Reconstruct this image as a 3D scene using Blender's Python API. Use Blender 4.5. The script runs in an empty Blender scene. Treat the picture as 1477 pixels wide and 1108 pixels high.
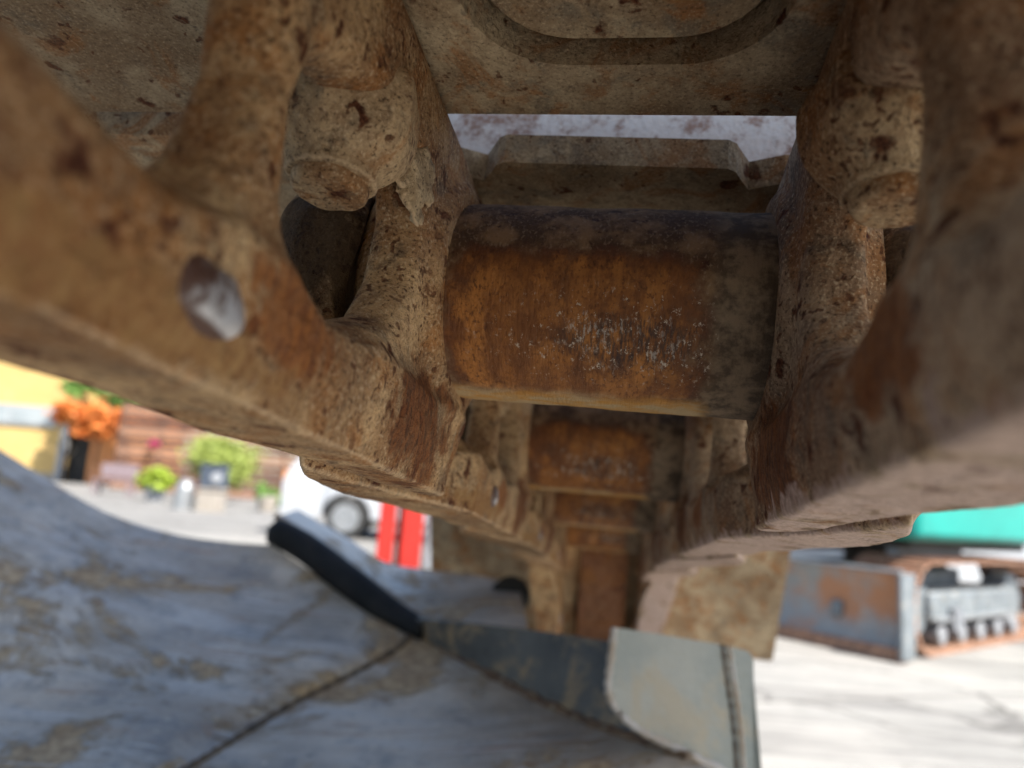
import bpy, bmesh, math, random
import numpy as np
from mathutils import Vector, Matrix, noise as mnoise

S = bpy.context.scene
COL = S.collection
random.seed(5)

# ------------------------------------------------------------------ camera
F = 1050.0                                  # focal length in pixels of the 1477 x 1108 frame
CAM_H = 0.95
Zc = Vector((.075, 1, -.1505)).normalized()  # world up seen in camera space
Yc = Vector((0, 0, -1)); Yc = (Yc - Zc * Yc.dot(Zc)).normalized()
Xc = Yc.cross(Zc)
RC = Matrix((Xc, Yc, Zc))                   # camera space -> world
CP = Vector((0, 0, CAM_H))
def at(px, py, d):
    return CP + RC @ Vector(((px - 738.5) / F * d, (554 - py) / F * d, -d))
def ground(px, py, z=0.0):
    r = at(px, py, 1) - CP
    return CP + r * ((z - CAM_H) / r.z)
def ray_y(px, py, y):                       # point of the line of sight at world depth y
    r = at(px, py, 1) - CP
    return CP + r * (y / r.y)
cam = bpy.data.cameras.new('camera'); camo = bpy.data.objects.new('camera', cam); COL.objects.link(camo)
m = RC.to_4x4(); m.translation = CP; camo.matrix_world = m
cam.sensor_width = 36; cam.lens = F / 1477 * 36
cam.clip_start = .004; cam.clip_end = 500
cam.dof.use_dof = True; cam.dof.focus_distance = .205; cam.dof.aperture_fstop = 8.6
S.camera = camo

# ------------------------------------------------------------------ light
SUN_EL, SUN_AZ = math.radians(52), math.radians(135)   # azimuth clockwise from +Y (the view direction)
sd = Vector((math.sin(SUN_AZ) * math.cos(SUN_EL), math.cos(SUN_AZ) * math.cos(SUN_EL), math.sin(SUN_EL)))
W = bpy.data.worlds.new('World'); S.world = W; W.use_nodes = True
wn = W.node_tree.nodes; wl = W.node_tree.links
sky = wn.new('ShaderNodeTexSky'); sky.sky_type = 'NISHITA'; sky.sun_disc = False
sky.sun_elevation = SUN_EL; sky.sun_rotation = SUN_AZ
wl.new(sky.outputs[0], wn['Background'].inputs[0]); wn['Background'].inputs[1].default_value = .09
sl = bpy.data.lights.new('sun', 'SUN'); sl.energy = 5.0; sl.angle = math.radians(.53); sl.color = (1, .95, .87)
slo = bpy.data.objects.new('sun', sl); COL.objects.link(slo)
slo.rotation_euler = sd.to_track_quat('Z', 'Y').to_euler(); slo.location = (0, 0, 20)
S.view_settings.view_transform = 'Standard'; S.view_settings.look = 'None'
S.view_settings.exposure = 1.65; S.view_settings.gamma = 1; S.view_settings.use_curve_mapping = False
S.render.engine = 'CYCLES'
S.cycles.use_denoising = True
S.cycles.max_bounces = 10; S.cycles.diffuse_bounces = 3; S.cycles.glossy_bounces = 4
S.cycles.sample_clamp_indirect = 6

# ------------------------------------------------------------------ helpers
def tag(o, label=None, cat=None, group=None, kind=None):
    if label: o['label'] = label
    if cat: o['category'] = cat
    if group: o['group'] = group
    if kind: o['kind'] = kind
    return o
def thing(name, label, cat, loc=(0, 0, 0), mat=None, group=None):
    o = bpy.data.objects.new(name, None); COL.objects.link(o); o.empty_display_size = .05
    if mat is not None: o.matrix_world = mat
    else: o.location = loc
    return tag(o, label, cat, group)
def mesh_obj(name, me, mat, parent=None, smooth=False):
    o = bpy.data.objects.new(name, me); COL.objects.link(o)
    if mat and not me.materials: me.materials.append(mat)
    if parent: o.parent = parent
    if smooth:
        me.polygons.foreach_set('use_smooth', [True] * len(me.polygons))
    return o
def from_bm(name, bm, mat, parent=None, smooth=False, bevel=0, seg=2):
    bmesh.ops.recalc_face_normals(bm, faces=bm.faces)
    me = bpy.data.meshes.new(name); bm.to_mesh(me); bm.free()
    o = mesh_obj(name, me, mat, parent, smooth)
    if bevel:
        b = o.modifiers.new('bevel', 'BEVEL'); b.width = bevel; b.segments = seg; b.limit_method = 'ANGLE'; b.angle_limit = .6
        b.harden_normals = False
        me.polygons.foreach_set('use_smooth', [True] * len(me.polygons))
        me.set_sharp_from_angle(angle=.7) if hasattr(me, 'set_sharp_from_angle') else None
    return o
def box(bm, c, s, rot=None):
    r = bmesh.ops.create_cube(bm, size=1)
    M = Matrix.Translation(c) @ (rot.to_4x4() if rot else Matrix.Identity(4)) @ Matrix.Diagonal((*s, 1))
    bmesh.ops.transform(bm, matrix=M, verts=r['verts']); return r['verts']
def cyl(bm, a, b, r, r2=None, n=24):
    a = Vector(a); b = Vector(b); d = b - a
    v = bmesh.ops.create_cone(bm, cap_ends=True, segments=n, radius1=r, radius2=r if r2 is None else r2, depth=d.length)['verts']
    M = Matrix.Translation((a + b) / 2) @ d.to_track_quat('Z', 'Y').to_matrix().to_4x4()
    bmesh.ops.transform(bm, matrix=M, verts=v); return v
def prism(bm, pts, ext):
    """closed outline pts (Vectors) pushed along ext"""
    a = [bm.verts.new(p) for p in pts]; b = [bm.verts.new(Vector(p) + Vector(ext)) for p in pts]
    n = len(pts); bm.faces.new(a); bm.faces.new(b[::-1])
    for i in range(n): bm.faces.new((a[i], b[i], b[(i + 1) % n], a[(i + 1) % n]))
def cube_part(name, mat, parent, c, s, bevel=0, rot=None):
    bm = bmesh.new(); box(bm, c, s, rot); return from_bm(name, bm, mat, parent, bevel=bevel)
def cyl_part(name, mat, parent, a, b, r, r2=None, n=24, bevel=0):
    bm = bmesh.new(); cyl(bm, a, b, r, r2, n); o = from_bm(name, bm, mat, parent, smooth=True, bevel=bevel)
    if hasattr(o.data, 'set_sharp_from_angle'): o.data.set_sharp_from_angle(angle=.8)
    return o
def sheet(name, mat, parent, rows, th, normal_hint, smooth=True, sub=0):
    """a plate through a grid of points, given real thickness away from normal_hint"""
    R, Cn = len(rows), len(rows[0]); P = np.array([[list(p) for p in r] for r in rows], float)
    du = np.gradient(P, axis=1); dv = np.gradient(P, axis=0); N = np.cross(du, dv)
    N /= np.linalg.norm(N, axis=2, keepdims=True) + 1e-12
    if (N.mean((0, 1)) @ np.array(normal_hint)) < 0: N = -N
    Q = P - N * th
    V = np.concatenate([P.reshape(-1, 3), Q.reshape(-1, 3)]); o = R * Cn; fs = []
    for i in range(R - 1):
        for j in range(Cn - 1):
            a = i * Cn + j; fs.append((a, a + 1, a + Cn + 1, a + Cn)); fs.append((o + a, o + a + Cn, o + a + Cn + 1, o + a + 1))
    for j in range(Cn - 1):
        fs.append((j + 1, j, o + j, o + j + 1)); a = (R - 1) * Cn + j; fs.append((a, a + 1, o + a + 1, o + a))
    for i in range(R - 1):
        a = i * Cn; fs.append((a, a + Cn, o + a + Cn, o + a)); a = i * Cn + Cn - 1; fs.append((a + Cn, a, o + a, o + a + Cn))
    bm = bmesh.new(); vs = [bm.verts.new(v) for v in V]
    for f in fs: bm.faces.new([vs[k] for k in f])
    ob = from_bm(name, bm, mat, parent, smooth=smooth)
    if hasattr(ob.data, 'set_sharp_from_angle'): ob.data.set_sharp_from_angle(angle=.6)
    return ob
def spline(pts, n):
    pts = [Vector(p) for p in pts]; out = []
    k = len(pts) - 1
    for i in range(n):
        t = i / (n - 1) * k; s = min(int(t), k - 1); f = t - s
        p0 = pts[max(s - 1, 0)]; p1 = pts[s]; p2 = pts[s + 1]; p3 = pts[min(s + 2, k)]
        out.append(.5 * ((2 * p1) + (p2 - p0) * f + (2 * p0 - 5 * p1 + 4 * p2 - p3) * f * f + (3 * p1 - p0 - 3 * p2 + p3) * f ** 3))
    return out

# ------------------------------------------------------------------ materials
class NT:
    def __init__(s, name):
        s.m = bpy.data.materials.new(name); s.m.use_nodes = True; s.t = s.m.node_tree
        s.b = s.t.nodes['Principled BSDF']; s.tc = None
    def n(s, typ, **kw):
        x = s.t.nodes.new(typ)
        for k, v in kw.items():
            if k.startswith('i_'):
                key = k[2:]; key = int(key) if key.isdigit() else key.replace('_', ' ')
                if hasattr(v, 'node') or isinstance(v, bpy.types.NodeSocket): s.t.links.new(v, x.inputs[key])
                else: x.inputs[key].default_value = v
            else: setattr(x, k, v)
        return x
    def link(s, a, b): s.t.links.new(a, b)
    def coord(s, scale=(1, 1, 1), per_object=True, kind='Object', rot=(0, 0, 0)):
        tc = s.n('ShaderNodeTexCoord').outputs[kind]
        if per_object:
            oi = s.n('ShaderNodeObjectInfo').outputs['Random']
            off = s.n('ShaderNodeCombineXYZ', i_X=oi, i_Y=oi, i_Z=oi).outputs[0]
            off = s.n('ShaderNodeVectorMath', operation='SCALE', i_0=off, i_Scale=7.0).outputs[0]
            tc = s.n('ShaderNodeVectorMath', operation='ADD', i_0=tc, i_1=off).outputs[0]
        return s.n('ShaderNodeMapping', i_Vector=tc, i_Scale=scale, i_Rotation=rot).outputs[0]
    def noise(s, vec, sc, det=4, rough=.55, dist=0):
        return s.n('ShaderNodeTexNoise', i_Vector=vec, i_Scale=sc, i_Detail=det, i_Roughness=rough, i_Distortion=dist).outputs[0]
    def ramp(s, val, lo, hi, a=0., b=1., interp='SMOOTHSTEP'):
        return s.n('ShaderNodeMapRange', interpolation_type=interp, i_Value=val, i_From_Min=lo, i_From_Max=hi, i_To_Min=a, i_To_Max=b).outputs[0]
    def mix(s, f, a, b):
        x = s.n('ShaderNodeMix', data_type='RGBA')
        for i, v in ((0, f), (6, a), (7, b)):
            if isinstance(v, bpy.types.NodeSocket): s.link(v, x.inputs[i])
            else: x.inputs[i].default_value = v if i == 0 else (*v[:3], 1)
        return x.outputs[2]
    def math(s, op, a, b=None, clamp=False):
        x = s.n('ShaderNodeMath', operation=op, use_clamp=clamp)
        for i, v in ((0, a), (1, b)):
            if v is None: continue
            if isinstance(v, bpy.types.NodeSocket): s.link(v, x.inputs[i])
            else: x.inputs[i].default_value = v
        return x.outputs[0]
    def set(s, **kw):
        for k, v in kw.items():
            k = k.replace('_', ' ')
            if isinstance(v, bpy.types.NodeSocket): s.link(v, s.b.inputs[k])
            else: s.b.inputs[k].default_value = (*v, 1) if isinstance(v, tuple) and len(v) == 3 else v
        return s
    def bump(s, h, dist, strength=1., prev=None):
        b = s.n('ShaderNodeBump', i_Height=h, i_Distance=dist, i_Strength=strength)
        if prev: s.link(prev, b.inputs['Normal'])
        return b.outputs[0]

def ell(t, o, c, r, lo=.7, hi=1.0):
    """mask of an ellipsoid of worn colour or painted shading in object space: 1 inside; o = object coordinate output"""
    d = t.n('ShaderNodeVectorMath', operation='SUBTRACT', i_0=o, i_1=c).outputs[0]
    d = t.n('ShaderNodeVectorMath', operation='DIVIDE', i_0=d, i_1=r).outputs[0]
    l = t.n('ShaderNodeVectorMath', operation='LENGTH', i_0=d).outputs['Value']
    return l

def cast_steel(name, dust=(.68, .44, .22), brown=(.37, .20, .09), grey=(.15, .12, .085), rust=(.060, .016, .008),
               orange=(.42, .16, .035), spots=.85, wear_shading=None, edges=.75, flip=1, grain=1.):
    t = NT(name); v = t.coord(); o = t.n('ShaderNodeTexCoord').outputs['Object']
    big = t.noise(v, 22, 5, .6); mid = t.noise(v, 75, 5, .65, .4); fine = t.noise(v, 900, 4, .7); tiny = t.noise(v, 2600, 2, .6)
    c = t.mix(t.ramp(big, .40, .58), brown, dust)
    c = t.mix(t.math('MULTIPLY', t.ramp(mid, .52, .66), .6), c, grey)
    c = t.mix(t.math('MULTIPLY', t.ramp(t.noise(v, 48, 5, .65, .8), .50, .64), .65), c, orange)
    c = t.mix(t.math('MULTIPLY', t.ramp(t.noise(v, 260, 4, .7), .42, .68), .42), c, t.mix(.5, brown, rust))
    c = t.mix(t.ramp(t.noise(v, 14, 4, .6), .44, .60, .0, .22), c, (.10, .055, .03))
    # speckle of sand grains and dark pores
    c = t.mix(t.math('MULTIPLY', t.ramp(fine, .54, .66), .55 * grain), c, (.80, .62, .40))
    c = t.mix(t.math('MULTIPLY', t.ramp(tiny, .60, .50, 0, 1), .0), c, rust)
    c = t.mix(t.math('MULTIPLY', t.ramp(fine, .46, .34), .8 * grain), c, (.06, .033, .02))
    # rust pits: cells, warped so that no two have the same outline
    wv = t.n('ShaderNodeVectorMath', operation='ADD', i_0=v, i_1=t.n('ShaderNodeVectorMath', operation='SCALE', i_0=t.n('ShaderNodeTexNoise', i_Vector=v, i_Scale=190., i_Detail=4.).outputs['Color'], i_Scale=.013).outputs[0]).outputs[0]
    def pits(sc, amt, lo, hi):
        w = t.n('ShaderNodeTexVoronoi', i_Vector=wv, i_Scale=sc, i_Randomness=1.)
        col = t.n('ShaderNodeSeparateColor', i_Color=w.outputs['Color']).outputs[0]
        on = t.ramp(col, 1 - amt, 1 - amt * .6)
        size = t.ramp(col, 1 - amt, 1., lo * .6, lo, 'LINEAR')
        dd = t.math('DIVIDE', w.outputs['Distance'], size)
        return t.math('MULTIPLY', on, t.ramp(dd, 1.0, .55))
    p1 = pits(105, spots * .60, .44, 0); p2 = pits(250, spots * .8, .42, 0)
    pt = t.math('MAXIMUM', t.math('MULTIPLY', t.math('MULTIPLY', p1, t.ramp(t.noise(v, 26, 3), .30, .46)), .96), t.math('MULTIPLY', t.math('MULTIPLY', p2, t.ramp(t.noise(v, 38, 4), .36, .52)), .8))
    c = t.mix(pt, c, t.mix(t.ramp(fine, .4, .6), rust, (.16, .055, .022)))
    pnt = t.n('ShaderNodeNewGeometry').outputs['Pointiness']
    c = t.mix(t.math('MULTIPLY', t.ramp(t.math('ADD', pnt, t.math('MULTIPLY', t.math('SUBTRACT', fine, .5), .05)), .515, .56), edges), c, (.72, .53, .33))  # paler convex edges: rubbed wear plus edge highlights painted in
    rough = .86; metal = 0.
    H = t.math('SUBTRACT', t.math('ADD', t.math('MULTIPLY', fine, .5), t.math('MULTIPLY', t.noise(v, 330, 4, .6), 1.4)), t.math('MULTIPLY', pt, .35))
    if wear_shading:
        streak = t.n('ShaderNodeMapping', i_Vector=o, i_Scale=(420, 480, 170)).outputs[0]
        st = t.noise(streak, 1, 6, .8, .6)
        for (cc, rr, colA, colB) in wear_shading:
            cc = (cc[0] * flip, cc[1], cc[2])
            l = ell(t, o, cc, rr)
            l = t.math('ADD', l, t.math('MULTIPLY', t.math('SUBTRACT', mid, .5), 2.4))
            mk = t.math('MULTIPLY', t.ramp(l, 1.10, .72), .85)
            c = t.mix(mk, c, t.mix(t.ramp(st, .38, .62), colA, colB))
    t.set(Base_Color=c, Roughness=rough, Specular_IOR_Level=.22)
    nb = t.bump(H, .0012 * grain)
    nb = t.bump(t.noise(v, 60, 3, .5), .0016, 1., nb)
    t.set(Normal=nb)
    return t.m

ORA, ORB = (.36, .125, .03), (.13, .042, .018)
wear_shadingL = [((-.053, -.116, -.049), (.02, .018, .011), ORA, (.17, .055, .02)),
         ((-.050, -.032, -.049), (.02, .028, .019), (.27, .09, .025), (.055, .018, .011)),
         ((-.088, -.275, -.002), (.030, .040, .036), (.028, .018, .012), (.075, .05, .03)),  # near-black pin end: painted shade that keeps the link window's opening dark
         ((-.049, -.155, -.060), (.02, .05, .005), (.40, .23, .09), (.28, .13, .05))]
M_castL = cast_steel('dusty cast steel with worn rust', wear_shading=wear_shadingL)
M_castR = cast_steel('dark cast steel with rust pits', wear_shading=wear_shadingL[:2] + [wear_shadingL[2], ((-.070, -.13, -.0735), (.09, .26, .0115), (.74, .56, .47), (.50, .35, .28))], flip=-1, dust=(.60, .42, .26), brown=(.31, .18, .10), spots=.8)  # last patch: pale worn tread plus bounced light painted on the rail's underside
M_shoe = cast_steel('dusty rolled shoe steel', dust=(.60, .47, .30), brown=(.36, .25, .145), grey=(.20, .18, .14), spots=.35, grain=.75, edges=0.)
M_nut = cast_steel('dusty nut steel', dust=(.62, .44, .25), spots=.6)

def bushing_mat():
    t = NT('bushing polished and rusted by the sprocket'); o = t.n('ShaderNodeTexCoord').outputs['Object']
    rnd = t.n('ShaderNodeObjectInfo').outputs['Random']
    s = t.n('ShaderNodeSeparateXYZ', i_Vector=o); x, y, z = s.outputs
    ang = t.n('ShaderNodeMath', operation='ARCTAN2', i_0=z, i_1=t.math('MULTIPLY', y, -1)).outputs[0]   # 0 faces the viewer, negative below
    a = t.math('MULTIPLY', ang, .033)
    cv = t.n('ShaderNodeCombineXYZ', i_X=x, i_Y=a, i_Z=rnd).outputs[0]
    def nz(sx, sy, sc=1, det=5, r=.65):
        mp = t.n('ShaderNodeMapping', i_Vector=cv, i_Scale=(sx, sy, 7)).outputs[0]
        return t.noise(mp, sc, det, r)
    blot = nz(70, 70); fine = nz(800, 500); str_ = nz(900, 130, 1, 4, .7); broad = nz(30, 30)
    base = t.mix(t.ramp(blot, .4, .62), (.09, .05, .028), (.28, .17, .09))
    base = t.mix(t.ramp(nz(160, 160), .56, .66), base, (.05, .022, .014))
    base = t.mix(t.ramp(fine, .52, .66, 0, .6), base, (.36, .26, .17))
    # worn patch (rounded rectangle between the links, on the side the sprocket teeth bear on)
    dx = t.math('DIVIDE', t.math('ABSOLUTE', t.math('ADD', x, .0085)), .0405)
    dy = t.math('DIVIDE', t.math('ABSOLUTE', t.math('ADD', a, .0205)), .0275)
    d = t.math('POWER', t.math('ADD', t.math('POWER', dx, 5.), t.math('POWER', dy, 5.)), .2)
    d = t.math('ADD', d, t.math('MULTIPLY', t.math('SUBTRACT', blot, .5), .55))
    patch = t.math('MULTIPLY', t.ramp(d, 1.06, .86), .92)
    org = t.mix(t.ramp(nz(120, 60), .38, .62), (.15, .055, .020), (.50, .20, .048))
    org = t.mix(t.ramp(fine, .50, .36, 0, .75), org, (.07, .022, .01))
    org = t.mix(t.ramp(broad, .42, .6, 0, .6), org, (.24, .085, .022))
    org = t.mix(t.ramp(d, .98, .78, 0.85, 0), org, (.10, .03, .014))
    c = t.mix(patch, base, org)
    # scraped centre with black and bare streaks
    ex = t.math('DIVIDE', t.math('SUBTRACT', t.math('ADD', x, t.math('MULTIPLY', t.math('SUBTRACT', rnd, .5), .02)), .006), .030); ey = t.math('DIVIDE', t.math('ADD', a, .021), .0105)
    e = t.math('SQRT', t.math('ADD', t.math('MULTIPLY', ex, ex), t.math('MULTIPLY', ey, ey)))
    e = t.math('ADD', e, t.math('MULTIPLY', t.math('SUBTRACT', str_, .5), 1.8))
    core = t.math('MULTIPLY', t.ramp(e, 1.0, .6), patch)
    c = t.mix(t.math('MULTIPLY', t.math('MULTIPLY', core, t.ramp(str_, .42, .58)), .8), c, (.035, .032, .034))
    c = t.mix(t.math('MULTIPLY', core, t.math('MULTIPLY', t.ramp(nz(650, 260, 1, 4, .75), .52, .60), t.ramp(nz(90, 70), .44, .60, 0, .75))), c, (.52, .47, .40))
    c = t.mix(t.math('MULTIPLY', t.ramp(e, 2.0, .8), t.ramp(nz(420, 320, 1, 5, .8), .58, .63, 0, .9)), c, (.62, .53, .42))
    # pale dusty lower band
    low = t.ramp(t.math('ADD', a, t.math('MULTIPLY', t.math('SUBTRACT', blot, .5), .012)), -.040, -.046)
    c = t.mix(t.math('MULTIPLY', low, .7), c, t.mix(t.ramp(nz(60, 150), .4, .6), (.62, .30, .05), (.58, .42, .22)))
    # right end stays grey-brown and dull
    c = t.mix(t.ramp(t.math('ADD', x, t.math('MULTIPLY', t.math('SUBTRACT', broad, .5), .02)), .030, .036), c, t.mix(t.ramp(nz(110, 110), .4, .6), (.10, .070, .045), (.27, .19, .12)))
    t.set(Base_Color=c, Roughness=t.ramp(patch, 0, 1, .85, .6), Specular_IOR_Level=.25)
    h = t.math('ADD', t.math('MULTIPLY', fine, .6), t.math('ADD', str_, nz(220, 220)))
    t.set(Normal=t.bump(h, .0008))
    return t.m
M_bush = bushing_mat()

def shiny():
    t = NT('bare metal rubbed bright on a rusty boss'); v = t.coord()
    o = t.n('ShaderNodeSeparateXYZ', i_Vector=t.n('ShaderNodeTexCoord').outputs['Object']).outputs
    n = t.noise(t.n('ShaderNodeMapping', i_Vector=v, i_Scale=(300, 1400, 300)).outputs[0], 1, 4, .6)
    k = t.math('ADD', t.math('MULTIPLY', o[1], 70.), t.math('ADD', t.math('MULTIPLY', o[2], -55.), t.math('MULTIPLY', t.noise(v, 330, 5, .7), 2.4)))
    m = t.ramp(k, .85, 1.6); rim = t.math('SUBTRACT', 1.0, t.ramp(t.math('ABSOLUTE', o[2]), .0036, .0046))
    m = t.math('MULTIPLY', m, rim)
    t.set(Base_Color=t.mix(m, (.10, .045, .028), (.74, .73, .73)), Metallic=t.math('MULTIPLY', m, .8), Roughness=.38, Normal=t.bump(n, .0008)); return t.m
M_shiny = shiny()

def grouser_mat():
    t = NT('bare scoured grouser steel with rust'); v = t.coord()
    c = t.mix(t.ramp(t.noise(v, 90, 5, .7), .45, .62), (.84, .74, .68), (.40, .23, .17))
    c = t.mix(t.ramp(t.noise(v, 500, 3, .6), .4, .7, 0, .5), c, (.85, .80, .78))
    t.set(Base_Color=c, Roughness=.65, Normal=t.bump(t.noise(v, 300, 4), .001)); return t.m
M_grouser = grouser_mat()

def painted(name, col, col2=None, rough=.5, dirt=(.30, .22, .13), dirt_amt=.3, sc=6., bump=.001, spec=.5, metal=0.):
    t = NT(name); v = t.coord()
    col2 = col2 or tuple(x * .7 for x in col)
    c = t.mix(t.ramp(t.noise(v, sc, 5, .6), .35, .65), col, col2)
    k = t.ramp(t.noise(v, sc * 1.7, 6, .7, .5), .62 - .25 * dirt_amt, .74 - .2 * dirt_amt)
    c = t.mix(t.math('MULTIPLY', k, min(1, dirt_amt * 2)), c, dirt)
    t.set(Base_Color=c, Roughness=rough, Specular_IOR_Level=spec, Metallic=metal, Normal=t.bump(t.noise(v, sc * 20, 4, .6), bump)); return t.m

def bucket_mat():
    t = NT('scoured grey bucket steel'); v = t.coord(per_object=False)
    def st_(sx, sy, sz, r): return t.n('ShaderNodeMapping', i_Vector=v, i_Scale=(sx, sy, sz), i_Rotation=r).outputs[0]
    s1 = st_(3, 22, 12, (.3, .2, .7)); s2 = st_(4, 160, 60, (.2, .1, .62)); s3 = st_(5, 260, 120, (.4, .5, -.5))
    c = t.mix(t.ramp(t.noise(v, 4.2, 7, .65), .38, .62), (.36, .31, .25), (.68, .585, .46))
    c = t.mix(t.ramp(t.noise(s1, 1.2, 6, .7), .46, .66, 0, .7), c, (.58, .56, .52))
    c = t.mix(t.ramp(t.noise(v, 22, 6, .78), .50, .66, 0, .6), c, (.15, .155, .155))
    k = t.ramp(t.noise(v, 5.5, 9, .74, .7), .515, .60)
    c = t.mix(t.math('MULTIPLY', k, .85), c, t.mix(t.ramp(t.noise(v, 90, 4, .7), .4, .6), (.34, .22, .11), (.56, .40, .22)))
    k2 = t.ramp(t.noise(s1, 2.6, 8, .78, .4), .56, .63)
    c = t.mix(t.math('MULTIPLY', k2, .75), c, (.36, .21, .11))
    c = t.mix(t.ramp(t.noise(s2, 1, 3, .6), .63, .67, 0, .55), c, (.70, .70, .70))
    c = t.mix(t.ramp(t.noise(s3, 1, 3, .6), .66, .69, 0, .6), c, (.12, .11, .11))
    c = t.mix(t.ramp(t.noise(v, 80, 4, .65), .64, .70, 0, .85), c, (.70, .62, .48))
    c = t.mix(t.ramp(t.noise(v, 130, 4, .7), .62, .70, 0, .8), c, (.12, .07, .045))
    h = t.math('ADD', t.noise(v, 25, 6, .65), t.math('MULTIPLY', k, .6))
    t.set(Base_Color=c, Roughness=t.ramp(k, 0, 1, .40, .85), Specular_IOR_Level=.6, Metallic=0.05, Normal=t.bump(h, .003)); return t.m
M_bucket = bucket_mat()
M_bdark = painted('black paint worn on bucket wall', (.045, .045, .042), (.13, .125, .11), .6, (.34, .24, .13), .5, 11)
M_bpanel = painted('grey green painted bucket plate', (.25, .265, .225), (.38, .36, .29), .5, (.40, .33, .22), .42, 9)
M_black = painted('black rubbed steel', (.008, .008, .008), (.018, .017, .016), .6, (.07, .05, .035), .25, 30, spec=.25)
M_weld = painted('dusty rust weld', (.30, .19, .11), (.15, .08, .045), .85, (.42, .33, .22), .5, 40, .003)
M_fold = painted('grimy fold weld', (.22, .17, .12), (.09, .075, .06), .85, (.2, .14, .09), .4, 40, .003)
M_edge = painted('pale bare steel and lit edges', (.55, .5, .44), (.40, .30, .2), .5, (.40, .28, .18), .3, 30)  # bare steel; its paleness also paints lit edges on shoe and lip

# ------------------------------------------------------------------ signed-distance modelling of the castings
import openvdb as vdb
def smin(a, b, k):
    h = np.clip(.5 + .5 * (b - a) / k, 0, 1); return b + (a - b) * h - k * h * (1 - h)
def smax(a, b, k): return -smin(-a, -b, k)
def rbox(x, y, cx, cy, hx, hy, r):
    dx = np.abs(x - cx) - hx + r; dy = np.abs(y - cy) - hy + r
    return np.hypot(np.maximum(dx, 0), np.maximum(dy, 0)) + np.minimum(np.maximum(dx, dy), 0) - r
def polysdf(x, y, pts):
    d = np.full(x.shape, 1e9); s = np.ones(x.shape); n = len(pts)
    for i in range(n):
        ax, ay = pts[i]; bx, by = pts[i - 1]
        ex, ey = bx - ax, by - ay; wx, wy = x - ax, y - ay
        h = np.clip((wx * ex + wy * ey) / (ex * ex + ey * ey), 0, 1)
        d = np.minimum(d, (wx - ex * h) ** 2 + (wy - ey * h) ** 2)
        c1 = y >= ay; c2 = y < by; c3 = ex * wy > ey * wx
        s = np.where((c1 & c2 & c3) | (~c1 & ~c2 & ~c3), -s, s)
    return s * np.sqrt(d)
def lumps(x, y, z, amp, f=55.):
    return amp * (np.sin(f * x + 1.3 + 2 * np.sin(f * .7 * y)) * np.sin(f * 1.1 * y + .4 + 1.5 * np.sin(f * .6 * z)) + .6 * np.sin(f * 2.3 * z + 2 * np.sin(f * 1.9 * x)) * np.sin(f * 2.1 * y))
def sdf_mesh(name, fn, lo, hi, vox, mirror=False):
    ax = [np.arange(a, b + vox, vox, dtype=np.float32) for a, b in zip(lo, hi)]
    X, Y, Z = np.meshgrid(*ax, indexing='ij')
    D = fn(X, Y, Z).astype(np.float32) / vox
    g = vdb.FloatGrid(4.0); g.copyFromArray(np.clip(D, -3.9, 3.9).astype(np.float32))
    p, tr, qd = g.convertToPolygons(0.0, 0.0)
    p = p * vox + np.array(lo)
    if mirror: p = p * np.array([-1, 1, 1])
    me = bpy.data.meshes.new(name); me.from_pydata([], [], [])
    faces = np.concatenate([qd.reshape(-1)]) if len(tr) == 0 else None
    me = bpy.data.meshes.new(name)
    q = qd if mirror else qd[:, ::-1]
    me.vertices.add(len(p)); me.vertices.foreach_set('co', p.astype(np.float32).ravel())
    me.loops.add(q.size); me.loops.foreach_set('vertex_index', q.astype(np.int32).ravel())
    me.polygons.add(len(q)); me.polygons.foreach_set('loop_start', np.arange(0, q.size, 4, dtype=np.int32))
    me.polygons.foreach_set('use_smooth', [True] * len(q))
    me.update(calc_edges=True); me.validate()
    # make sure the faces look outwards
    vol = 0.0; pp = p[q[:, :3]]; vol = np.einsum('ij,ij->i', pp[:, 0], np.cross(pp[:, 1], pp[:, 2])).sum()
    if vol < 0: me.flip_normals()
    return me

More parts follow.
